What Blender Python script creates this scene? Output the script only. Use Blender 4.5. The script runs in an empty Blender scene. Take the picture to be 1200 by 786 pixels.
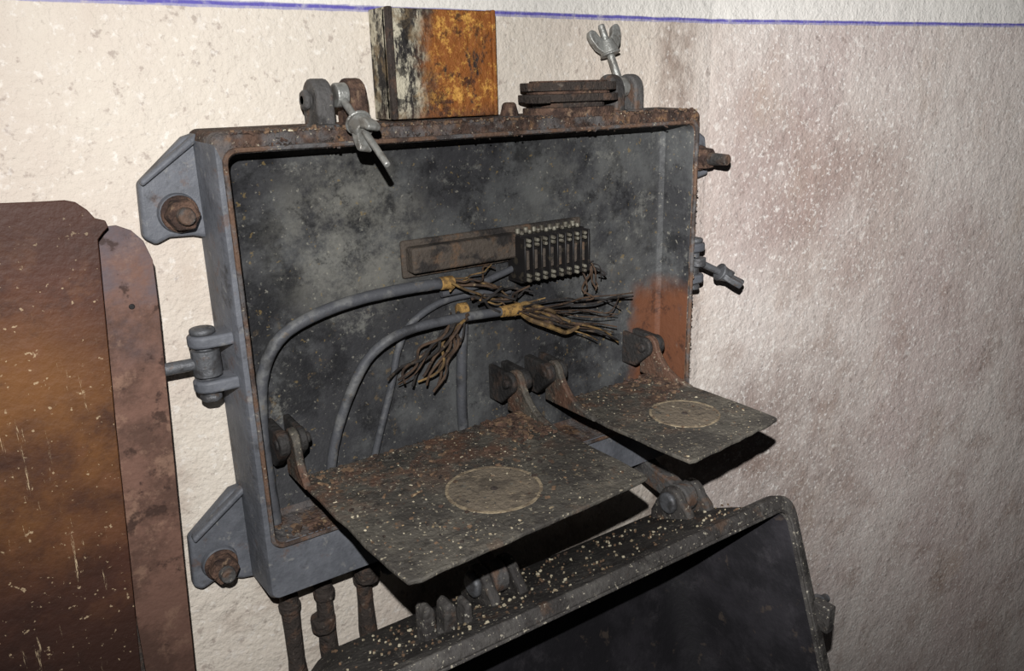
import bpy, math, random
from mathutils import Vector, Matrix
random.seed(7)
H=1.6
def lin(c):
    out=[]
    for v in c:
        v=v/255.0
        out.append(v/12.92 if v<=0.04045 else ((v+0.055)/1.055)**2.4)
    return (out[0],out[1],out[2],1.0)

# ---------------------------------------------------------------- materials
def mk(name, base, layers=(), rough=0.8, metal=0.0, bumps=(), spec=0.3):
    m=bpy.data.materials.new(name); m.use_nodes=True
    nt=m.node_tree; N=nt.nodes; L=nt.links
    bs=N['Principled BSDF']
    bs.inputs['Roughness'].default_value=rough
    bs.inputs['Metallic'].default_value=metal
    bs.inputs['Specular IOR Level'].default_value=spec
    tc=N.new('ShaderNodeTexCoord')
    sep=N.new('ShaderNodeSeparateXYZ'); L.new(tc.outputs['Object'],sep.inputs[0])
    cur=None
    def noise(scale,detail,stretch,off,distort=0.0,rough_n=0.6):
        mp=N.new('ShaderNodeMapping'); L.new(tc.outputs['Object'],mp.inputs['Vector'])
        mp.inputs['Scale'].default_value=stretch
        mp.inputs['Location'].default_value=(off,off*1.7,off*0.6)
        nz=N.new('ShaderNodeTexNoise'); nz.inputs['Scale'].default_value=scale
        nz.inputs['Detail'].default_value=detail; nz.inputs['Roughness'].default_value=rough_n
        nz.inputs['Distortion'].default_value=distort
        L.new(mp.outputs[0],nz.inputs['Vector'])
        return nz.outputs['Fac']
    def mrange(sock,a,b,c=0.0,d=1.0):
        r=N.new('ShaderNodeMapRange'); r.interpolation_type='SMOOTHSTEP'
        r.inputs['From Min'].default_value=a; r.inputs['From Max'].default_value=b
        r.inputs['To Min'].default_value=c; r.inputs['To Max'].default_value=d
        L.new(sock,r.inputs['Value']); return r.outputs[0]
    def mul(a,b):
        q=N.new('ShaderNodeMath'); q.operation='MULTIPLY'
        L.new(a,q.inputs[0])
        if isinstance(b,(int,float)): q.inputs[1].default_value=b
        else: L.new(b,q.inputs[1])
        return q.outputs[0]
    rgb=N.new('ShaderNodeRGB'); rgb.outputs[0].default_value=lin(base); cur=rgb.outputs[0]
    for i,l in enumerate(layers):
        if l.get('flat'):
            v=N.new('ShaderNodeValue'); v.outputs[0].default_value=1.0; f=v.outputs[0]
        else:
            n=noise(l.get('s',10),l.get('d',6),l.get('st',(1,1,1)),l.get('o',i*3.3+1),l.get('dist',0.0),l.get('rn',0.6))
            f=mrange(n,l.get('lo',.5),l.get('hi',.6))
        for (ax,a,b) in l.get('mask',()):
            src=sep.outputs[ax]
            if l.get('wob',0)>0:
                w=noise(l.get('ws',30),4,(1,1,1),9.1+i)
                ad=N.new('ShaderNodeMath'); ad.operation='MULTIPLY_ADD'
                L.new(w,ad.inputs[0]); ad.inputs[1].default_value=l['wob']; L.new(src,ad.inputs[2]); src=ad.outputs[0]
            if a<b: mm=mrange(src,a,b)
            else: mm=mrange(src,b,a,1.0,0.0)
            f=mul(f,mm)
        for (cx,cy,cz,r) in l.get('blob',()):
            vd=N.new('ShaderNodeVectorMath'); vd.operation='DISTANCE'
            L.new(tc.outputs['Object'],vd.inputs[0]); vd.inputs[1].default_value=(cx,cy,cz)
            f=mul(f,mrange(vd.outputs['Value'],r*.35,r,1.0,0.0))
        f=mul(f,l.get('a',1.0))
        mx=N.new('ShaderNodeMix'); mx.data_type='RGBA'
        L.new(f,mx.inputs[0]); L.new(cur,mx.inputs[6]); mx.inputs[7].default_value=lin(l['c'])
        cur=mx.outputs[2]
    L.new(cur,bs.inputs['Base Color'])
    prev=None
    for (s,st,dist) in bumps:
        b=N.new('ShaderNodeBump'); b.inputs['Strength'].default_value=st; b.inputs['Distance'].default_value=dist
        L.new(noise(s,5,(1,1,1),s*.13),b.inputs['Height'])
        if prev: L.new(prev,b.inputs['Normal'])
        prev=b.outputs[0]
    if prev: L.new(prev,bs.inputs['Normal'])
    return m

LZ=H+.0905
wall_layers=[
 dict(c=(202,188,176),s=2.2,lo=.4,hi=.62,a=.7),
 dict(c=(206,196,190),flat=True,a=.9,mask=((0,.80,1.10),)),
 dict(c=(180,162,157),s=3.0,st=(1,1,.6),lo=.40,hi=.66,a=.7,mask=((0,.82,1.1),),o=4,d=8),
 dict(c=(138,114,105),s=5,st=(1,1,.55),lo=.50,hi=.76,a=.55,mask=((0,.85,1.05),),d=10,o=8,rn=.72),
 dict(c=(142,118,112),s=4,lo=.3,hi=.6,a=.6,d=10,rn=.75,o=3,blob=((1.12,.86,H-.12,.22),)),
 dict(c=(148,122,112),s=4,lo=.3,hi=.6,a=.5,d=10,rn=.75,o=5,blob=((1.30,.83,H-.22,.24),)),
 dict(c=(120,98,90),s=5,lo=.3,hi=.6,a=.55,d=10,rn=.75,o=15,blob=((1.20,.85,H-.66,.30),)),
 dict(c=(168,146,128),s=7,st=(1,1,.6),lo=.54,hi=.74,a=.4,d=9,o=21),
 dict(c=(132,106,92),s=12,lo=.5,hi=.72,a=.45,d=10,o=41,mask=((2,H-.2,H-.45),)),
 dict(c=(104,76,60),s=30,lo=.3,hi=.65,a=.65,mask=((0,.86,.90),(0,.975,.92)),wob=.02),
 dict(c=(242,237,230),s=100,lo=.56,hi=.68,a=.45,d=4),
 dict(c=(236,231,226),s=42,lo=.56,hi=.72,a=.45,d=10,o=2,rn=.75),
 dict(c=(242,239,235),s=170,lo=.60,hi=.67,a=.55,d=2,o=52,mask=((0,.9,1.1),)),
 dict(c=(126,108,101),s=85,lo=.60,hi=.70,a=.45,d=5,o=31),
 dict(c=(104,86,78),s=30,lo=.66,hi=.72,a=.4,d=8,o=61),
 dict(c=(230,227,221),flat=True,a=.8,mask=((2,LZ-.002,LZ+.003),)),
 dict(c=(140,138,180),s=60,lo=.2,hi=.5,a=.85,mask=((2,LZ-.0022-.0015,LZ-.0008-.0015),(2,LZ+.0045,LZ+.003)),wob=.004,ws=30),
 dict(c=(98,92,168),s=60,lo=.3,hi=.5,a=1,mask=((2,LZ-.0010,LZ+.0003),(2,LZ+.0036,LZ+.0022)),wob=.004,ws=30),
]
M_wall=mk('plaster_wall',(213,203,190),wall_layers,rough=.9,bumps=((14,.5,.012),(60,.7,.004),(180,.75,.0025)))
M_floor=mk('concrete_floor',(90,82,74),[dict(c=(60,54,48),s=8)],bumps=((60,.5,.004),))
M_panel=mk('back_panel_paint',(52,52,54),[
 dict(c=(86,87,87),s=7,lo=.44,hi=.62,a=.85,d=12,rn=.72),
 dict(c=(27,27,29),s=10,lo=.5,hi=.60,a=.8,d=12,o=15,rn=.7),
 dict(c=(138,136,128),s=14,lo=.40,hi=.60,a=.55,d=12,rn=.8,blob=((.369,.858,H-.16,.13),)),
 dict(c=(102,102,99),s=9,lo=.42,hi=.60,a=.6,d=12,rn=.8,o=44,blob=((.72,.858,H-.17,.17),)),
 dict(c=(124,123,117),s=26,lo=.55,hi=.66,a=.55,d=12,rn=.8,o=6),
 dict(c=(26,26,27),s=30,lo=.55,hi=.64,a=.65,d=10,rn=.8,o=76),
 dict(c=(154,150,138),s=170,lo=.62,hi=.70,a=.5,d=4),
 dict(c=(112,94,66),s=60,lo=.62,hi=.70,a=.5,d=8,o=12,mask=((2,H-.2,H-.3),)),
 dict(c=(140,118,72),s=110,lo=.66,hi=.71,a=.4,d=3,o=17),
 dict(c=(104,66,46),s=20,lo=.22,hi=.45,a=.95,d=8,mask=((0,.815,.84),(2,H-.25,H-.29)),wob=.04),
 dict(c=(58,41,35),s=34,lo=.50,hi=.62,a=.75,d=10,rn=.75,o=37,mask=((0,.815,.84),(2,H-.25,H-.29)),wob=.04),
],rough=.55,bumps=((120,.45,.002),(30,.4,.004)))
M_case=mk('casting_grey_paint',(102,104,110),[
 dict(c=(76,78,83),s=12,lo=.4,hi=.65,a=.85,d=10,rn=.7),
 dict(c=(96,76,66),s=30,lo=.56,hi=.68,a=.65,d=10,rn=.7),
 dict(c=(140,138,134),s=80,lo=.6,hi=.7,a=.5),
 dict(c=(46,43,42),s=22,lo=.55,hi=.68,a=.7,o=40,d=10,rn=.72)],rough=.55,bumps=((140,.5,.002),(40,.5,.004)))
M_rim=mk('rusted_rim',(86,66,55),[
 dict(c=(50,40,36),s=34,lo=.42,hi=.58,a=.9,d=10,rn=.7),
 dict(c=(130,100,72),s=60,lo=.54,hi=.66,a=.65,d=8),
 dict(c=(92,90,90),s=18,lo=.5,hi=.62,a=.75,d=10,o=5),
 dict(c=(176,166,146),s=200,lo=.62,hi=.70,a=.65,d=3)],rough=.85,bumps=((160,1,.004),(50,.8,.006)))
M_rimL=mk('rim_worn_paint',(88,86,86),[
 dict(c=(98,74,58),s=24,lo=.42,hi=.56,a=.9,d=10,rn=.7),
 dict(c=(52,44,41),s=40,lo=.52,hi=.64,a=.8,d=8),
 dict(c=(170,160,140),s=200,lo=.64,hi=.70,a=.6,d=3)],rough=.8,bumps=((160,.9,.003),(50,.5,.004)))
M_tray=mk('tray_corroded',(84,80,73),[
 dict(c=(56,53,50),s=10,lo=.42,hi=.58,a=.85,d=12,rn=.75),
 dict(c=(114,107,96),s=18,lo=.52,hi=.68,a=.6,d=12,rn=.8),
 dict(c=(94,67,53),s=16,lo=.44,hi=.60,a=.85,d=10,rn=.7,mask=((1,.70,.80),),wob=.08),
 dict(c=(94,77,64),s=34,lo=.58,hi=.68,a=.45,d=8,o=12),
 dict(c=(38,35,33),s=45,lo=.56,hi=.66,a=.7,d=10,o=52,rn=.7),
 dict(c=(146,132,108),s=60,lo=.62,hi=.70,a=.6,d=8,o=82,rn=.75),
 dict(c=(176,166,144),s=230,lo=.62,hi=.69,a=.65,d=3)],rough=.7,bumps=((140,1.0,.003),(40,.6,.004)))
M_disc=mk('tray_disc',(108,98,85),[
 dict(c=(76,69,61),s=30,lo=.45,hi=.6,a=.8,d=10,rn=.7),
 dict(c=(144,129,108),s=120,lo=.56,hi=.68,a=.6)],bumps=((150,1,.003),))
M_ring=mk('tray_ring',(142,128,106),[dict(c=(92,79,66),s=50,lo=.45,hi=.58,a=.8,d=8)],bumps=((180,1,.003),))
M_lug=mk('lug_iron',(80,78,77),[
 dict(c=(94,72,58),s=40,lo=.48,hi=.62,a=.85,d=8),
 dict(c=(42,40,39),s=30,lo=.5,hi=.62,a=.75,o=9,d=8),
 dict(c=(150,144,132),s=180,lo=.62,hi=.7,a=.6)],rough=.65,bumps=((150,1,.003),))
M_knuck=mk('hinge_dark_iron',(50,48,47),[
 dict(c=(74,60,52),s=40,lo=.5,hi=.64,a=.8,d=8),
 dict(c=(28,27,27),s=30,lo=.5,hi=.62,a=.7,o=9)],rough=.65,bumps=((150,1,.003),))
M_rust=mk('heavy_rust',(98,76,64),[
 dict(c=(56,44,40),s=50,lo=.42,hi=.6,a=.9,d=8),
 dict(c=(142,118,96),s=90,lo=.55,hi=.68,a=.7,d=6)],rough=.9,bumps=((200,1.0,.004),(70,1,.006)))
M_darkrust=mk('dark_scale',(60,53,49),[
 dict(c=(90,70,58),s=60,lo=.5,hi=.64,a=.8,d=8),
 dict(c=(130,120,110),s=140,lo=.6,hi=.7,a=.5)],rough=.9,bumps=((150,1.0,.005),(50,.8,.006)))
M_zinc=mk('galvanised',(150,150,146),[
 dict(c=(100,96,90),s=60,lo=.45,hi=.62,a=.75,d=8),
 dict(c=(96,80,66),s=90,lo=.6,hi=.7,a=.5,o=5)],rough=.42,metal=.5,spec=.5,bumps=((200,.7,.002),))
M_zincd=mk('dull_zinc',(94,95,98),[
 dict(c=(60,58,58),s=50,lo=.45,hi=.62,a=.8,d=8),
 dict(c=(96,78,64),s=70,lo=.6,hi=.7,a=.6,o=5)],rough=.5,metal=.3,bumps=((200,.7,.002),))
M_cable=mk('lead_cable',(76,77,81),[
 dict(c=(110,110,109),s=40,lo=.5,hi=.64,a=.7,d=8),
 dict(c=(112,96,74),s=70,lo=.60,hi=.7,a=.5,o=6),
 dict(c=(46,46,48),s=30,lo=.53,hi=.66,a=.7,o=16,d=8)],rough=.55,bumps=((200,.5,.0015),))
M_wireA=mk('wire_ochre',(134,108,68),[dict(c=(74,59,43),s=60,lo=.38,hi=.56,a=.9)],bumps=((300,.6,.001),))
M_wireB=mk('wire_brown',(80,63,50),[dict(c=(46,38,34),s=60,lo=.45,hi=.6,a=.85),dict(c=(144,126,98),s=90,lo=.62,hi=.68,a=.6)],bumps=((300,.6,.001),))
M_wireC=mk('wire_dark',(42,39,38),[dict(c=(90,78,66),s=60,lo=.55,hi=.66,a=.7)])
M_braid=mk('braid_cloth',(158,124,72),[dict(c=(100,78,50),s=140,lo=.45,hi=.6,a=.9)],bumps=((300,.8,.002),))
M_lid=mk('lid_paint',(68,65,63),[
 dict(c=(92,89,85),s=14,lo=.48,hi=.64,a=.7,d=12,rn=.72),
 dict(c=(42,39,38),s=18,lo=.48,hi=.60,a=.75,o=11,d=10,rn=.7),
 dict(c=(92,72,58),s=30,lo=.58,hi=.68,a=.55,o=21,d=8),
 dict(c=(186,178,160),s=200,lo=.62,hi=.69,a=.7,d=3),
 dict(c=(186,180,166),s=90,lo=.67,hi=.72,a=.75,d=3,o=50)],rough=.7,bumps=((140,.9,.003),(30,.5,.005)))
M_lidin=mk('lid_inside_paint',(47,45,49),[
 dict(c=(28,27,30),s=7,lo=.4,hi=.58,a=.85,d=10,rn=.7),
 dict(c=(72,69,72),s=12,lo=.5,hi=.68,a=.6,d=12,o=11,rn=.78),
 dict(c=(80,70,62),s=40,lo=.62,hi=.7,a=.6,o=21)],rough=.6,bumps=((120,.4,.002),))
M_sheet=mk('sheet_rust',(80,49,37),[
 dict(c=(54,34,27),s=4,lo=.4,hi=.62,a=.8,d=9),
 dict(c=(124,82,42),s=5,lo=.3,hi=.6,a=.75,d=9,rn=.7,blob=((-.01,.80,H-.30,.17),)),
 dict(c=(52,32,26),s=10,lo=.48,hi=.64,a=.75,d=12,o=14,rn=.72),
 dict(c=(104,68,45),s=26,lo=.56,hi=.68,a=.5,d=9,o=24),
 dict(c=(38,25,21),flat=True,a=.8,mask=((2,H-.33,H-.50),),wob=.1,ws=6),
 dict(c=(206,184,150),s=75,st=(2.0,1,.16),lo=.615,hi=.66,a=.85,d=10,o=33,rn=.8,blob=((.03,.80,H-.38,.24),)),
 dict(c=(190,168,136),s=180,lo=.66,hi=.70,a=.6,d=3,o=3),
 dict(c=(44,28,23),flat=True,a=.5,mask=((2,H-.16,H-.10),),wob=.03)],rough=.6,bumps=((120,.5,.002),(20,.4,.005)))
M_strip=mk('strip_rust',(112,83,71),[
 dict(c=(78,57,48),s=14,lo=.42,hi=.58,a=.85,d=12,rn=.72),
 dict(c=(142,112,94),s=34,lo=.52,hi=.64,a=.55,d=10,rn=.75),
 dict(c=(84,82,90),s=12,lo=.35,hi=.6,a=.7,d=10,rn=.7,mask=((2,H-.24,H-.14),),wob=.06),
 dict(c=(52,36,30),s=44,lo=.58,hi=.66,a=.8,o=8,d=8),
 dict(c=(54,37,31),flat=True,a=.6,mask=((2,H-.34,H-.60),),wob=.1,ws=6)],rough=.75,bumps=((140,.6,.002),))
M_post=mk('post_peeling_paint',(42,39,38),[
 dict(c=(198,190,168),s=24,st=(1.8,1,.6),lo=.47,hi=.56,a=.85,d=12,rn=.8,mask=((0,.530,.480),),wob=.08),
 dict(c=(118,100,74),s=30,lo=.52,hi=.62,a=.8,d=10,mask=((0,.530,.480),),o=13,wob=.08),
 dict(c=(30,28,27),s=60,lo=.54,hi=.60,a=.8,d=8,o=63,mask=((0,.53,.48),),wob=.08),
 dict(c=(140,84,38),s=24,st=(1.4,1,.8),lo=.38,hi=.48,a=.95,d=12,rn=.78,mask=((0,.490,.522),),wob=.08,o=2),
 dict(c=(208,156,76),s=40,lo=.51,hi=.60,a=.85,d=12,mask=((0,.498,.53),),o=7,wob=.08,rn=.8),
 dict(c=(60,37,27),s=34,lo=.53,hi=.60,a=.9,d=12,o=27,mask=((0,.49,.52),),wob=.08,rn=.8),
 dict(c=(78,56,44),s=30,lo=.3,hi=.6,a=.8,d=8,o=71,mask=((2,H-.0,H-.03),),wob=.02)],rough=.7,bumps=((110,1,.005),))
M_term=mk('terminal_bar',(78,70,63),[
 dict(c=(100,78,60),s=30,lo=.50,hi=.62,a=.8,d=10,rn=.7),
 dict(c=(36,34,34),s=30,lo=.50,hi=.60,a=.85,o=9,d=10)],bumps=((150,1,.003),))
M_bake=mk('terminal_black',(30,28,28),[dict(c=(70,64,54),s=80,lo=.55,hi=.66,a=.6)],rough=.5)
M_brass=mk('terminal_metal',(128,124,112),[dict(c=(66,60,52),s=90,lo=.42,hi=.58,a=.85)],rough=.5,metal=.3)
M_flake=mk('rust_flake',(112,90,71),[dict(c=(70,56,47),s=60,lo=.45,hi=.6),dict(c=(162,140,108),s=90,lo=.6,hi=.66)],rough=.95)
M_flakeW=mk('plaster_crumb',(190,180,156),[dict(c=(130,114,90),s=90,lo=.45,hi=.6)],rough=.95)

# ---------------------------------------------------------------- mesh builder
class B:
    def __init__(s): s.v=[];s.f=[];s.m=[];s.mats=[]
    def mi(s,mat):
        if mat not in s.mats: s.mats.append(mat)
        return s.mats.index(mat)
    def add(s,vs,fs,mat):
        o=len(s.v); s.v+= [tuple(p) for p in vs]
        for i,f in enumerate(fs):
            s.f.append([o+k for k in f])
            s.m.append(s.mi(mat(i,f,vs) if callable(mat) else mat))
    def box(s,x0,x1,y0,y1,z0,z1,mat,jit=0):
        vs=[(x,y,z) for x in (x0,x1) for y in (y0,y1) for z in (z0,z1)]
        if jit: vs=[tuple(c+random.uniform(-jit,jit) for c in p) for p in vs]
        s.add(vs,[(0,1,3,2),(4,6,7,5),(0,4,5,1),(2,3,7,6),(0,2,6,4),(1,5,7,3)],mat)
    def loft(s,rings,mat,c0=True,c1=True):
        n=len(rings[0]); vs=[p for r in rings for p in r]; fs=[]
        for k in range(len(rings)-1):
            for i in range(n):
                j=(i+1)%n
                fs.append((k*n+i,k*n+j,(k+1)*n+j,(k+1)*n+i))
        if c0: fs.append(tuple(range(n-1,-1,-1)))
        if c1: fs.append(tuple((len(rings)-1)*n+i for i in range(n)))
        s.add(vs,fs,mat)
    def prism(s,poly,fn,t0,t1,mat):
        s.loft([[fn(a,b,t0) for a,b in poly],[fn(a,b,t1) for a,b in poly]],mat)
    def cyl(s,p1,p2,r1,r2=None,n=20,mat=None,rot=0):
        r2=r1 if r2 is None else r2
        p1=Vector(p1);p2=Vector(p2);d=(p2-p1).normalized()
        u=d.orthogonal().normalized();w=d.cross(u)
        R=[]
        for p,r in((p1,r1),(p2,r2)):
            R.append([tuple(p+u*math.cos(2*math.pi*i/n+rot)*r+w*math.sin(2*math.pi*i/n+rot)*r) for i in range(n)])
        s.loft(R,mat)
    def tube(s,pts,r,mat,n=10,sub=6,wob=0,taper=1.0,lump=0):
        P=[Vector(p) for p in pts]; Q=[]
        for i in range(len(P)-1):
            a=P[max(i-1,0)];b=P[i];c=P[i+1];d=P[min(i+2,len(P)-1)]
            for k in range(sub):
                t=k/sub
                Q.append(.5*((2*b)+(c-a)*t+(2*a-5*b+4*c-d)*t*t+(3*b-a-3*c+d)*t**3))
        Q.append(P[-1]); rings=[]
        u=None
        for i,q in enumerate(Q):
            d=(Q[min(i+1,len(Q)-1)]-Q[max(i-1,0)]).normalized()
            if u is None: u=d.orthogonal().normalized()
            else: u=(u-d*u.dot(d)).normalized()
            w=d.cross(u); rr=r*(1+(taper-1)*i/len(Q))*(1+random.uniform(-lump,lump))
            o=Vector((random.uniform(-wob,wob),random.uniform(-wob,wob),random.uniform(-wob,wob)))
            rings.append([tuple(q+o+u*math.cos(2*math.pi*j/n)*rr+w*math.sin(2*math.pi*j/n)*rr) for j in range(n)])
        s.loft(rings,mat)
    def xf(s,start,mat4):
        for i in range(start,len(s.v)): s.v[i]=tuple(mat4@Vector(s.v[i]))
    def make(s,name,parent=None,bevel=.0015,seg=2,raw=False):
        me=bpy.data.meshes.new(name)
        me.from_pydata([(x,y,z+(0 if raw else H)) for x,y,z in s.v],[],s.f)
        for m in s.mats: me.materials.append(m)
        for p,i in zip(me.polygons,s.m): p.material_index=i; p.use_smooth=True
        me.update()
        import bmesh
        bm=bmesh.new(); bm.from_mesh(me); bmesh.ops.recalc_face_normals(bm,faces=bm.faces); bm.to_mesh(me); bm.free()
        me.set_sharp_from_angle(angle=math.radians(38))
        o=bpy.data.objects.new(name,me); bpy.context.scene.collection.objects.link(o)
        if bevel:
            md=o.modifiers.new('bevel','BEVEL'); md.width=bevel; md.segments=seg; md.limit_method='ANGLE'; md.angle_limit=math.radians(38)
        if parent: o.parent=parent
        return o
def empty(name,parent=None):
    o=bpy.data.objects.new(name,None); o.empty_display_size=.05
    bpy.context.scene.collection.objects.link(o)
    if parent: o.parent=parent
    return o
XZ=lambda a,b,t:(a,t,b)
YZ=lambda a,b,t:(t,a,b)
XY=lambda a,b,t:(a,b,t)
def rr(x0,x1,z0,z1,r,n=6):
    out=[]
    for cx,cz,a0 in((x1-r,z1-r,0),(x0+r,z1-r,90),(x0+r,z0+r,180),(x1-r,z0+r,270)):
        for i in range(n+1):
            a=math.radians(a0+90*i/n); out.append((cx+r*math.cos(a),cz+r*math.sin(a)))
    return out
def arc(cx,cy,r,a0,a1,n=10):
    return [(cx+r*math.cos(math.radians(a0+(a1-a0)*i/n)),cy+r*math.sin(math.radians(a0+(a1-a0)*i/n))) for i in range(n+1)]

# ---------------------------------------------------------------- room
b=B(); b.box(-2.2,.978,.88,1.05,0,2.5,M_wall); b.make('wall_back',bevel=0,raw=True)
ang=math.radians(9); L=2.6
dx,dy=math.cos(ang),-math.sin(ang)
b=B(); p=[(.978,.88),(.978+dx*L,.88+dy*L),(.978+dx*L-dy*.17,.88+dy*L+dx*.17),(.978,1.05)]
b.loft([[(x,y,0) for x,y in p],[(x,y,2.5) for x,y in p]],M_wall); b.make('wall_right',bevel=0,raw=True)
b=B(); b.box(-2.2,3.7,-1.5,1.05,-.1,0,M_floor); b.make('floor',bevel=0,raw=True)

# ---------------------------------------------------------------- junction box
JB=empty('junction_box')
def ring(x0,x1,z0,z1,r,Y): return [(x,Y,z) for x,z in rr(x0,x1,z0,z1,r)]
b=B()
def cm(i,f,vs):
    cx=sum(vs[k][0] for k in f)/len(f);cy=sum(vs[k][1] for k in f)/len(f);cz=sum(vs[k][2] for k in f)/len(f)
    k=i//28
    if len(f)>4: return M_panel
    if k==0: return M_rim if cz>-.045 else M_case
    if k in(1,2,3):
        if cz>-.07 or cx>.865: return M_rim
        if k==3 : return M_rimL if cx<.3 and cz>-.5 else M_case
        return M_case
    if cz<-.46: return M_rim
    return M_panel
b.loft([ring(.206,.878,-.551,-.031,.010,.878),
        ring(.208,.876,-.549,-.033,.010,.808),
        ring(.211,.873,-.546,-.036,.009,.801),
        ring(.2165,.870,-.484,-.0465,.013,.800),
        ring(.2215,.864,-.479,-.0535,.012,.802),
        ring(.225,.860,-.474,-.057,.014,.853),
        ring(.231,.854,-.468,-.063,.012,.858)],cm)
b.make('casing',JB,bevel=.001)
b=B()
P=[(x,.799,z) for x,z in rr(.2185,.867,-.4815,-.050,.013)]; P.append(P[0]); b.tube(P,.0028,M_rimL,n=8,sub=1,lump=.12)
b.make('rim_bead',JB,bevel=0)
b=B()
def crust(n,fx,fy,fz,s0,s1,mats):
    for i in range(n):
        s=random.uniform(s0,s1); st=len(b.v)
        b.box(-s*random.uniform(.7,1.8),s*random.uniform(.7,1.8),-s,s,-s*.5,s*.6,random.choice(mats),jit=s*.35)
        b.xf(st,Matrix.Translation((fx(),fy(),fz()))@Matrix.Rotation(random.uniform(0,6.3),4,random.choice('XYZ'))@Matrix.Rotation(random.uniform(0,6.3),4,'Y'))
U=random.uniform
crust(600,lambda:U(.225,.868),lambda:U(.7985,.8015),lambda:-.0475+random.gauss(0,.0026),.0005,.0016,(M_rim,M_rim,M_rust,M_darkrust))
crust(420,lambda:U(.225,.868),lambda:U(.800,.808),lambda:-.0345+U(-.001,.001),.0007,.0022,(M_rim,M_rust,M_flake,M_rim))
crust(110,lambda:U(.868,.872),lambda:U(.799,.801),lambda:U(-.45,-.06),.0006,.0016,(M_rim,M_rust))
crust(80,lambda:U(.225,.40),lambda:U(.800,.806),lambda:-.4805+U(-.001,.001),.0007,.0020,(M_rim,M_rust))
b.make('rim_corrosion',JB,bevel=0)
def flange(poly,bolt,parent,right=False):
    b=B(); b.prism(poly,XZ,.862,.879,M_case); b.make('mounting_flange',parent,bevel=.004,seg=3)
    b=B(); x,z=bolt
    b.cyl((x,.864,z),(x,.855,z),.021,.019,24,M_case)
    b.cyl((x,.855,z),(x,.851,z),.019,.0185,24,M_rust)
    b.cyl((x,.851,z),(x,.834,z),.0175,.0160,6,M_rust,rot=.3)
    b.cyl((x,.834,z),(x,.822 if not right else .80,z),.0095,.008,14,M_lug)
    b.make('anchor_bolt',parent,bevel=.0025,seg=3)
flange([(.212,-.034),(.198,-.038),(.150,-.080),(.147,-.134),(.158,-.142),(.172,-.136),(.195,-.137),(.212,-.142)],(.183,-.112),JB)
flange([(.212,-.428),(.196,-.430),(.144,-.474),(.141,-.535),(.150,-.542),(.170,-.534),(.195,-.545),(.212,-.548)],(.172,-.512),JB)
flange([(.870,-.034),(.884,-.036),(.955,-.077),(.965,-.134),(.925,-.142),(.885,-.137),(.870,-.142)],(.935,-.107),JB,True)
flange([(.870,-.428),(.886,-.430),(.938,-.474),(.941,-.535),(.912,-.534),(.885,-.545),(.870,-.545)],(.905,-.512),JB)
b=B()
b.prism([(.209,-.034),(.150,-.077),(.152,-.083),(.209,-.043)],XZ,.853,.866,M_case)
b.prism([(.209,-.424),(.146,-.470),(.148,-.477),(.209,-.433)],XZ,.853,.866,M_case)
b.make('flange_rib',JB,bevel=.003,seg=3)

# wing bolts -----------------------------------------------------------
def wingbolt(name,piv,tip,nut,wdir,pin,parent=None,mat=M_zinc,ws=1.0,hs=1.0,th=.0045,sr=.0055):
    b=B(); piv=Vector(piv);tip=Vector(tip);ax=(tip-piv).normalized();Lb=(tip-piv).length
    w=Vector(wdir); w=(w-ax*w.dot(ax)).normalized(); y=ax.cross(w)
    M4=Matrix((( w.x,y.x,ax.x,piv.x),(w.y,y.y,ax.y,piv.y),(w.z,y.z,ax.z,piv.z),(0,0,0,1)))
    pv=(M4.inverted().to_3x3()@Vector(pin)).normalized()
    b.cyl(tuple(-pv*.0065),tuple(pv*.0065),.0125,None,20,mat)
    b.cyl((0,0,.004),(0,0,Lb),sr,sr*.8,14,mat)
    z=nut
    b.cyl((0,0,z-.004),(0,0,z-.001),.014,.014,20,mat)
    b.cyl((0,0,z-.001),(0,0,z+.016*hs),.0125,.009,18,mat)
    for sg in(1,-1):
        poly=[(.003,.0),(.011,.0),(.018,.007),(.023,.018),(.0245,.027),(.0225,.032),(.018,.033),(.0135,.030),(.010,.022),(.003,.015)]
        b.prism([(sg*a*ws,c*hs+z) for a,c in poly],lambda a,c,t:(a,t,c),-th,th,mat)
    b.xf(0,M4)
    return b.make(name,parent,bevel=.0026,seg=3)
def lug_pair(xs,yc,zb,zc,r,parent,mats,t=.007):
    b=B()
    for x,mat in zip(xs,mats):
        poly=[(yc-r,zb),(yc-r,zc)]+arc(yc,zc,r,180,0,12)[1:]+[(yc+r,zb)]
        b.prism(poly,YZ,x-t,x+t,mat)
        b.prism([(yc-r-.006,zb),(yc-r-.004,zb+.006),(yc+r+.004,zb+.006),(yc+r+.006,zb)],YZ,x-t-.003,x+t+.003,mat)
    b.cyl((xs[0]-t-.008,yc,zc),(xs[1]+t+.006,yc,zc),.0075,None,14,mats[0])
    b.cyl((xs[0]-t-.008,yc,zc),(xs[0]-t-.001,yc,zc),.0115,None,6,mats[0])
    b.make('clamp_lug',parent,bevel=.004,seg=3)
lug_pair((.329,.367),.828,-.036,-.006,.021,JB,(M_lug,M_rust),t=.0095)
lug_pair((.742,.776),.840,-.036,-.006,.021,JB,(M_lug,M_lug),t=.008)
wingbolt('wing_bolt',(.348,.815,-.002),(.345,.708,-.067),.054,(.15,.3,1),(1,0,0),JB,ws=.66,hs=.85,th=.007,sr=.0042)
wingbolt('wing_bolt',(.759,.838,-.002),(.745,.864,.078),.048,(1,-.2,0),(1,0,0),JB,ws=1.0,th=.005)
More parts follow.
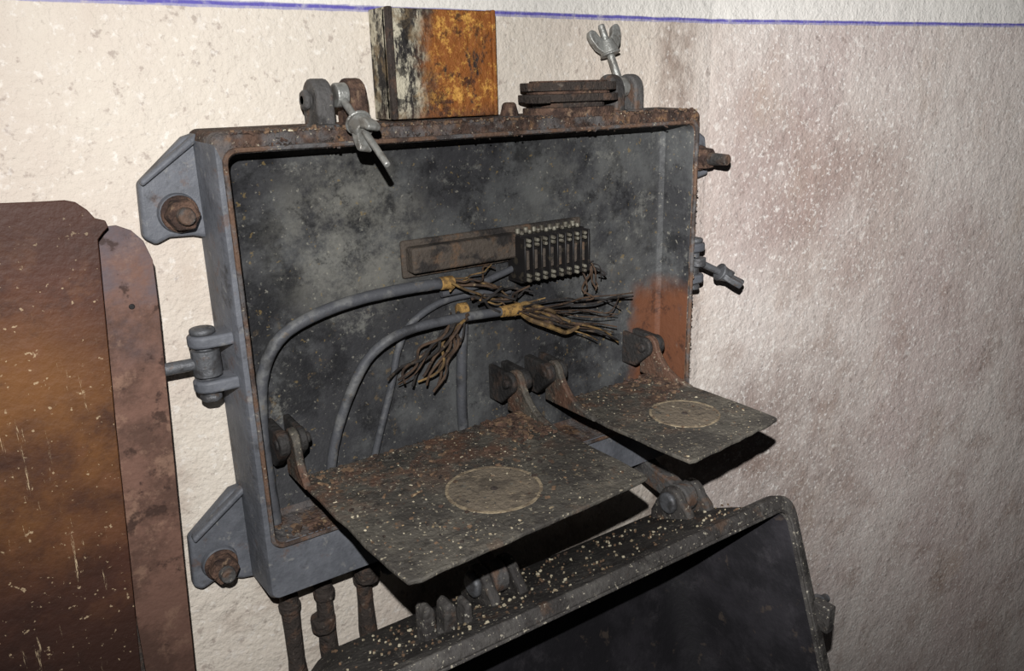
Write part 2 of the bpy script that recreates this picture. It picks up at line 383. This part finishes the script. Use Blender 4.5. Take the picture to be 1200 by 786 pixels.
def side_clamp(x,sg,yc,zc,parent):
    b=B()
    for dz in(.024,-.024):
        poly=[(x,yc-.016),(x+sg*.028,yc-.016)]+([ (x+sg*.028+ .016*math.cos(a)*sg, yc+.016*math.sin(a)) for a in [math.radians(-90+18*i) for i in range(1,10)]])+[(x+sg*.028,yc+.016),(x,yc+.016)]
        b.prism(poly,XY,zc+dz-.0065,zc+dz+.0065,M_case)
    b.cyl((x+sg*.028,yc,zc-.040),(x+sg*.028,yc,zc+.038),.0085,None,16,M_zincd)
    b.cyl((x+sg*.028,yc,zc+.030),(x+sg*.028,yc,zc+.037),.013,None,16,M_zincd)
    b.cyl((x+sg*.028,yc,zc-.042),(x+sg*.028,yc,zc-.034),.012,None,6,M_zincd)
    b.make('side_clamp_lug',parent,bevel=.003,seg=3)
side_clamp(.210,-1,.828,-.262,JB); side_clamp(.874,1,.828,-.258,JB)
b=B()
b.cyl((.182,.828,-.276),(.182,.828,-.248),.0145,None,20,M_zincd)
b.cyl((.174,.828,-.262),(.128,.830,-.262),.0065,None,14,M_zincd); b.make('eye_bolt',JB,bevel=.001)
wingbolt('wing_bolt',(.902,.820,-.256),(.978,.795,-.296),.046,(.1,1,.5),(0,0,1),JB,mat=M_zincd,ws=.9)

# cable gland plate on top
b=B()
def stad(cx,cy,hx,hy,z): return [(x,y,z) for x,y in rr(cx-hx,cx+hx,cy-hy,cy+hy,hy*.98,8)]
cx,cy=.668,.836
for z0,z1,hx,hy,m in((-.036,-.024,.064,.036,M_rust),(-.024,-.017,.050,.030,M_darkrust),(-.017,-.008,.070,.040,M_darkrust),(-.008,-.004,.058,.034,M_rust),(-.004,.006,.067,.039,M_darkrust),(.006,.008,.055,.030,M_rust)):
    b.loft([stad(cx,cy,hx,hy,z0),stad(cx,cy,hx,hy,z1)],m)
b.box(.595,.612,.80,.83,-.018,-.010,M_darkrust)
b.make('cable_gland',JB,bevel=.0025,seg=3)
b=B(); b.cyl((.585,.85,-.036),(.585,.85,-.016),.013,.008,10,M_rust); b.make('rusted_stud',JB,bevel=.003)

# steel post above
b=B()
b.box(.417,.557,.838,.846,-.030,.087,M_post); b.box(.417,.424,.840,.8795,-.030,.088,M_post); b.box(.550,.557,.840,.8795,-.030,.088,M_post)
b.box(.4165,.4235,.832,.840,-.030,.088,M_darkrust); b.box(.5525,.5575,.833,.840,-.030,.088,M_post)
b.box(.422,.552,.846,.8795,.080,.088,M_darkrust)
b.make('steel_channel',bevel=.0015)

# terminal block
T=empty('terminal_block')
b=B(); b.box(.430,.585,.832,.8575,-.208,-.177,M_term); b.box(.585,.600,.836,.8575,-.204,-.180,M_term); b.box(.425,.70,.850,.8575,-.216,-.170,M_term)
b.make('mounting_bar',T,bevel=.003)
b=B()
n=8; x0,x1=.578,.682; w=(x1-x0)/n
b.box(x0,x1,.822,.852,-.240,-.178,M_bake)
for i in range(n+1):
    x=x0+i*w; b.box(x-.0014,x+.0014,.811,.846,-.236,-.180,M_bake)
for i in range(n):
    x=x0+(i+.5)*w
    for z in(-.184,-.190,-.229,-.235):
        b.cyl((x,.822,z),(x,.810,z),.0028,.0025,8,M_brass)
    b.cyl((x,.838,-.178),(x,.838,-.171),.0036,.0034,10,M_brass)
    b.cyl((x,.828,-.178),(x,.828,-.173),.0030,.003,8,M_brass)
    b.box(x-.0022,x+.0022,.815,.823,-.222,-.197,M_term)
b.make('terminal_strip',T,bevel=.0006,seg=1)

# cables
CB=empty('electrical_cables')
def P3(pts,Y=.845): return [(x,Y if not isinstance(Y,(list,tuple)) else Y[i],z) for i,(x,z) in enumerate(pts)]
def cable(pts,r,Y=.845):
    b=B(); b.tube(P3(pts,Y),r,M_cable,n=14,sub=8,lump=.03); return b.make('cable',CB,bevel=0)
cable([(.236,-.476),(.234,-.418),(.234,-.354),(.240,-.298),(.258,-.261),(.289,-.241),(.342,-.228),(.407,-.223),(.471,-.223)],.0070,[.842,.842,.842,.84,.838,.836,.834,.832,.828])
cable([(.303,-.476),(.308,-.432),(.317,-.394),(.336,-.344),(.366,-.297),(.409,-.274),(.474,-.269),(.550,-.271)],.0060,[.842,.842,.842,.838,.834,.828,.824,.820])
cable([(.355,-.476),(.363,-.450),(.382,-.395),(.400,-.343),(.412,-.301),(.432,-.272),(.475,-.253),(.526,-.250),(.579,-.255)],.0045,.851)
cable([(.500,-.476),(.498,-.448),(.497,-.389),(.500,-.331),(.504,-.285)],.0070,.849)
cable([(.471,-.240),(.520,-.238),(.560,-.228),(.600,-.222),(.630,-.243)],.0045,.842)
WR=CB
b=B(); b.cyl((.462,.828,-.223),(.480,.828,-.2235),.0080,.0082,14,M_braid)
b.cyl((.543,.8205,-.271),(.572,.819,-.272),.0072,.0085,14,M_braid)
b.cyl((.488,.832,-.262),(.500,.832,-.262),.009,.009,12,M_braid)
b.make('cloth_binding',WR,bevel=.001)
def wires(start,ends,n,r,mats,Y0=.82,spread=.02,name='wire_strands',jit=.004):
    b=B()
    for i in range(n):
        e=ends[i%len(ends)]; s=(start[0]+random.uniform(-.008,.008),start[1]+random.uniform(-.006,.006))
        pts=[]
        k=5
        a=random.uniform(-spread,spread)
        for j in range(k+1):
            t=j/k
            x=s[0]+(e[0]-s[0])*t+random.uniform(-jit,jit)*(t>0)+random.uniform(-.012,.012)*(j==k)
            z=s[1]+(e[1]-s[1])*t+a*math.sin(math.pi*t)+random.uniform(-jit,jit)*(t>0)+random.uniform(-.008,.008)*(j==k)
            y=Y0+random.uniform(-.012,.012)
            pts.append((x,min(y,.853),z))
        b.tube(pts,r*random.uniform(.6,1.3),random.choice(mats),n=7,sub=5,taper=.7)
    b.make(name,WR,bevel=0)
wires((.570,-.274),[(.768,-.284),(.755,-.298),(.760,-.350),(.740,-.334),(.726,-.312),(.705,-.345),(.748,-.325)],12,.0015,[M_wireB,M_wireB,M_wireC,M_wireC,M_wireA],spread=.012,jit=.003)
wires((.570,-.274),[(.650,-.312),(.665,-.322),(.69,-.312)],4,.0030,[M_wireA,M_wireB],spread=.012)
wires((.487,-.268),[(.387,-.325),(.400,-.334),(.420,-.340),(.434,-.345),(.447,-.352),(.455,-.335)],12,.0018,[M_wireA,M_wireB,M_wireB,M_wireC],Y0=.825,spread=.01,jit=.003)
wires((.475,-.225),[(.540,-.209),(.548,-.238),(.560,-.250)],6,.0017,[M_wireA,M_wireB],Y0=.825,spread=.015)
wires((.510,-.250),[(.590,-.252),(.600,-.262),(.560,-.275)],7,.0018,[M_wireB,M_wireA,M_wireC],Y0=.825)
wires((.688,-.228),[(.712,-.252),(.700,-.266),(.690,-.274),(.705,-.240)],7,.0017,[M_wireB,M_wireC,M_wireB],Y0=.822,spread=.012)

# trays -----------------------------------------------------------------
def scatter(n,x0,x1,y0,y1,z,smin,smax,bias=1.0,mats=(M_flake,)):
    b=B()
    for i in range(n):
        x=random.uniform(x0,x1); y=y1-(y1-y0)*random.random()**bias
        s=random.uniform(smin,smax)*(.5+random.random())
        st=len(b.v)
        hx,hy,hz=s*random.uniform(.6,1.6),s*random.uniform(.5,1),s*random.uniform(.25,.6)
        b.box(-hx,hx,-hy,hy,-.0004,hz*1.5,random.choice(mats),jit=s*.25)
        b.xf(st,Matrix.Translation((x,y,z))@Matrix.Rotation(random.uniform(0,6.3),4,'Z')@Matrix.Rotation(random.uniform(-.2,.2),4,'X'))
    return b
def tray(x0,x1,yf,yf2,cxx,cyy,cr,nf):
    T=empty('hinged_tray')
    zt=-.407
    def edge(p,q,n,amp=.0012):
        return [(p[0]+(q[0]-p[0])*i/n+random.uniform(-amp,amp),p[1]+(q[1]-p[1])*i/n+random.uniform(-amp,amp)) for i in range(n)]
    c=.010
    poly=edge((x0+.004,.79),(x0+.008,yf+c),10)+[(x0+.011,yf+.003),(x0+c+.01,yf)]+edge((x0+c+.012,yf),(x1-c,yf2),12)+[(x1-.003,yf2+.003)]+edge((x1,yf2+c),(x1-.002,.79),10)+[(x1-.004,.80),(x1-.03,.803)]+edge((x1-.032,.803),(x0+.032,.803),8)+[(x0+.03,.803),(x0+.006,.80)]
    b=B(); b.prism(poly,XY,zt-.005,zt,M_tray); b.make('plate',T,bevel=.0015)
    b=B(); b.box(x0+.03,x1-.03,.70,.712,zt-.02,zt-.004,M_darkrust); b.make('under_rib',T)
    b=B()
    R=[]
    for rr_,zz in((cr-.0024,zt-.001),(cr-.0020,zt+.0009),(cr+.0012,zt+.0009),(cr+.0014,zt-.001)):
        R.append([(cxx+rr_*math.cos(2*math.pi*i/48)*(1+random.uniform(-.012,.012)),cyy+rr_*math.sin(2*math.pi*i/48)*(1+random.uniform(-.012,.012)),zz) for i in range(48)])
    b.loft(R,M_ring,False,False)
    b.cyl((cxx,cyy,zt-.001),(cxx,cyy,zt+.0005),cr-.0022,None,48,M_disc)
    b.cyl((cxx,cyy,zt),(cxx,cyy,zt+.0018),.005,.003,10,M_darkrust)
    b.make('disc_ring',T,bevel=0)
    b=B()
    for k,ex in enumerate((x0+.007,x1-.006)):
        if k==0 and nf>400: prof=[(.775,zt-.004),(.778,zt+.001),(.787,zt+.012),(.793,zt+.022)]
        else: prof=[(.725,zt-.004),(.730,zt+.001),(.758,zt+.007),(.776,zt+.016),(.788,zt+.028),(.795,zt+.038)]
        prof+=arc(.812,-.366,.015,160,0,8)+[(.829,zt+.02),(.830,zt-.005)]
        b.prism(prof,YZ,ex-.0045,ex+.0045,M_tray)
    b.make('ear',T,bevel=.002)
    b=B()
    for k,(ex,sg) in enumerate(((x0+.007,1),(x1-.006,-1))):
        prof=[(.859,-.352),(.828,-.353)]+arc(.814,-.367,.0145,70,240,10)+[(.83,-.400),(.859,-.402)]
        b.prism(prof,YZ,ex-sg*.006,ex-sg*.018,M_knuck)
        b.prism(prof,YZ,ex+sg*.006,ex+sg*.014,M_knuck)
        b.cyl((ex-.020,.813,-.367),(ex+.020,.813,-.367),.0065,None,14,M_knuck)
    b.make('hinge_knuckle',T,bevel=.0025,seg=3)
    M3=(M_flake,M_tray,M_tray,M_darkrust)
    scatter(nf,x0+.01,x1-.01,yf+.03,.80,zt,.0006,.0022,2.3,M3).make('rust_flakes',T,bevel=0)
    scatter(nf//2,x0+.01,x1-.01,yf+.01,.80,zt,.0004,.0010,1.2,(M_flakeW,M_flakeW,M_flake)).make('crumbs',T,bevel=0)
    scatter(nf//3,x1-.07,x1-.005,.72,.80,zt+.001,.001,.0035,1.2,(M_flake,M_rust,M_rust)).make('rust_pile',T,bevel=0)
    if nf>400:
        b=B()
        for (x,y,a,l) in((.375,.715,.4,.011),(.352,.70,1.3,.007),(.335,.685,.2,.014),(.395,.74,2.2,.008),(.31,.70,.9,.006)):
            b.cyl((x,y,zt+.0015),(x+l*math.cos(a),y+l*math.sin(a),zt+.0018),.0016,.0012,7,M_flake)
        b.make('rust_slivers',T,bevel=0)
    return T
tray(.250,.566,.550,.566,.414,.648,.051,700)
tray(.616,.807,.566,.583,.723,.668,.044,240)
scatter(200,.23,.40,.806,.850,-.478,.001,.0028,1,(M_flake,M_rust,M_flake)).make('rust_debris',JB,bevel=0)
scatter(160,.215,.87,.801,.807,-.0345,.0005,.0014,1,(M_flakeW,M_flake,M_rust)).make('plaster_crumbs',JB,bevel=0)

# lid -------------------------------------------------------------------
LD=empty('box_cover',JB)
def LP(x,a,bb): return (x,.61+.943*a-.333*bb,-.543-.333*a-.943*bb)
def lring(ins,r,a):
    return [LP(x,a,bv) for x,bv in rr(.2+ins,.882-ins,ins,.515-ins,r)]
b=B()
def lm(i,f,vs):
    k=i//28
    if len(f)>4: return M_lidin
    return M_lidin if k>=8 else M_lid
b.loft([lring(.075,.04,.238),lring(.040,.05,.228),lring(.024,.05,.20),lring(.013,.034,.022),
        lring(.001,.034,.018),lring(.0,.034,.0),lring(.005,.032,-.003),lring(.016,.028,-.003),lring(.020,.026,.003),
        lring(.034,.04,.18),lring(.052,.04,.215),lring(.075,.04,.226)],lm)
b.make('shell',LD,bevel=.001)
b=B()
P=[LP(x,-.004,bv) for x,bv in rr(.2+.018,.882-.018,.018,.497,.026)]; P.append(P[0]); b.tube(P,.0022,M_lid,n=8,sub=1,lump=.15); b.make('gasket',LD,bevel=0)
b=B()
for xc in(.465,.80):
    for dxx in(-.020,.020):
        prof=[(.69,-.61),(.70,-.585)]+arc(.735,-.581,.022,160,20,10)+[(.775,-.61),(.775,-.63)]
        b.prism(prof,YZ,xc+dxx-.007,xc+dxx+.007,M_lid)
    b.cyl((xc-.032,.735,-.581),(xc+.032,.735,-.581),.010,None,16,M_zincd)
    b.cyl((xc-.036,.735,-.581),(xc-.026,.735,-.581),.016,None,18,M_zincd)
b.make('hinge_lug',LD,bevel=.004,seg=3)
b=B()
for xc in(.465,.80):
    prof=[(.858,-.546),(.812,-.546),(.790,-.553),(.755,-.559)]+arc(.735,-.581,.021,60,250,12)+[(.76,-.592),(.82,-.582),(.858,-.572)]
    b.prism(prof,YZ,xc-.011,xc+.011,M_lug)
b.make('hinge_arm',JB,bevel=.003,seg=3)
b=B()
xc,y=.368,.69
poly=[(xc-.030,-.63),(xc-.030,-.552),(xc-.024,-.544),(xc-.016,-.550),(xc-.014,-.586),(xc-.005,-.588),(xc-.003,-.556),(xc+.004,-.550),(xc+.012,-.558),(xc+.013,-.590),(xc+.021,-.592),(xc+.024,-.563),(xc+.032,-.561),(xc+.034,-.62)]
b.prism(poly,XZ,y-.010,y+.014,M_lid)
b.make('slotted_lug',LD,bevel=.0035,seg=3)
b=B()
q=[LP(x,a,bv) for x,a,bv in((.878,.01,.17),(.905,.01,.17))]
b.cyl(q[0],q[1],.013,.012,6,M_zincd); b.cyl(q[1],LP(.918,.01,.17),.0065,None,12,M_zincd)
b.box(.874,.890,.53,.56,-.73,-.69,M_lid)
b.make('side_lug',LD,bevel=.002)
st=B()
for i in range(480):
    x=random.uniform(.25,.85); a=random.uniform(.024,.19); s=random.uniform(.0005,.0016)
    k=len(st.v); st.box(-s,s,-s,s,-.0006,s,random.choice((M_flakeW,M_flake)),jit=s*.3)
    p=LP(x,a,.013+.011*(a-.022)/.178-.0005); st.xf(k,Matrix.Translation(p)@Matrix.Rotation(random.uniform(0,6),4,'Z'))
st.make('plaster_crumbs',LD,bevel=0)

# conduits ----------------------------------------------------------------
CN=empty('conduit_pipes')
def conduit(x,r,zend,drift):
    b=B(); pts=[(x+drift*t,.864,-.552+(zend+.552)*t) for t in[i/24 for i in range(25)]]
    b.tube(pts,r,M_darkrust,n=14,sub=2,lump=.10)
    for z in(-.556,-.60):
        b.cyl((x,.864,z),(x,.864,z-.012),r*1.2,r*1.15,12,M_darkrust)
    b.make('pipe',CN,bevel=.002)
conduit(.246,.0115,-1.6,.004); conduit(.291,.0115,-1.6,-.01); conduit(.345,.0115,-1.6,0)
b=B(); b.cyl((.285,.861,-.635),(.285,.861,-.655),.017,.016,8,M_darkrust); b.cyl((.345,.85,-.575),(.345,.85,-.60),.018,.016,10,M_darkrust)
b.cyl((.375,.85,-.553),(.375,.85,-.60),.010,None,10,M_zincd)
b.make('coupling',CN,bevel=.003)

# rusty sheet --------------------------------------------------------------
S=empty('rusted_sheet_panel')
b=B()
poly=[(-.5,-1.6),(-.5,-.078),(-.2,-.079),(-.05,-.082),(.030,-.081),(.060,-.0825),(.078,-.083)]+[(.086,-.0855),(.094,-.093),(.099,-.101),(.107,-.104),(.1085,-.110),(.104,-.114),(.0985,-.120),(.097,-.14),(.085,-.30),(.076,-.44),(.066,-.585),(.0,-1.6)]
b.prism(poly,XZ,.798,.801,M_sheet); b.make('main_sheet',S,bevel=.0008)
b=B()
poly=[(.06,-1.6),(.076,-.12),(.095,-.112),(.118,-.112),(.130,-.118),(.139,-.129),(.1445,-.148),(.143,-.20),(.136,-.33),(.128,-.47),(.121,-.61),(.085,-1.6)]
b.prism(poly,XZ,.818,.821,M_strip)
b.cyl((.1195,.8185,-.190),(.1195,.8172,-.190),.0028,None,12,M_bake)
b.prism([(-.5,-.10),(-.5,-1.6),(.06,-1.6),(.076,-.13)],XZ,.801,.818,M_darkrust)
b.make('side_strip',S,bevel=.0008)

# ---------------------------------------------------------------- light & camera
def spot(name,loc,tgt,power,ang,blend,size):
    l=bpy.data.lights.new(name,'SPOT'); l.energy=power; l.spot_size=math.radians(ang); l.spot_blend=blend; l.shadow_soft_size=size
    l.color=(1,.995,.985)
    o=bpy.data.objects.new(name,l); o.location=loc
    o.rotation_euler=(Vector(tgt)-Vector(loc)).to_track_quat('-Z','Y').to_euler()
    bpy.context.scene.collection.objects.link(o)
FL=(-.02,-.01,H+.11)
spot('right_wall_fill',FL,(.60,.85,H-.26),50,118,.85,.005)
spot('right_wall_fill',FL,(1.85,.80,H-.35),100,64,1.0,.005)  # added second spot at the flash position, only to brighten the right wall
w=bpy.data.worlds.new('World'); bpy.context.scene.world=w; w.use_nodes=True
w.node_tree.nodes['Background'].inputs[0].default_value=(.9,.92,1,1); w.node_tree.nodes['Background'].inputs[1].default_value=.012
vs=bpy.context.scene.view_settings
vs.view_transform='Standard'
cam=bpy.data.cameras.new('camera'); cam.sensor_width=36; cam.lens=939/1200*36; cam.clip_start=.01
co=bpy.data.objects.new('camera',cam); bpy.context.scene.collection.objects.link(co)
r=Vector((.8213,-.5699,-.0248)).normalized(); f=Vector((.5389,.7893,-.2942)).normalized()
u=r.cross(f).normalized(); r=f.cross(u).normalized()
co.matrix_world=Matrix(((r.x,u.x,-f.x,0),(r.y,u.y,-f.y,0),(r.z,u.z,-f.z,H),(0,0,0,1)))
bpy.context.scene.camera=co
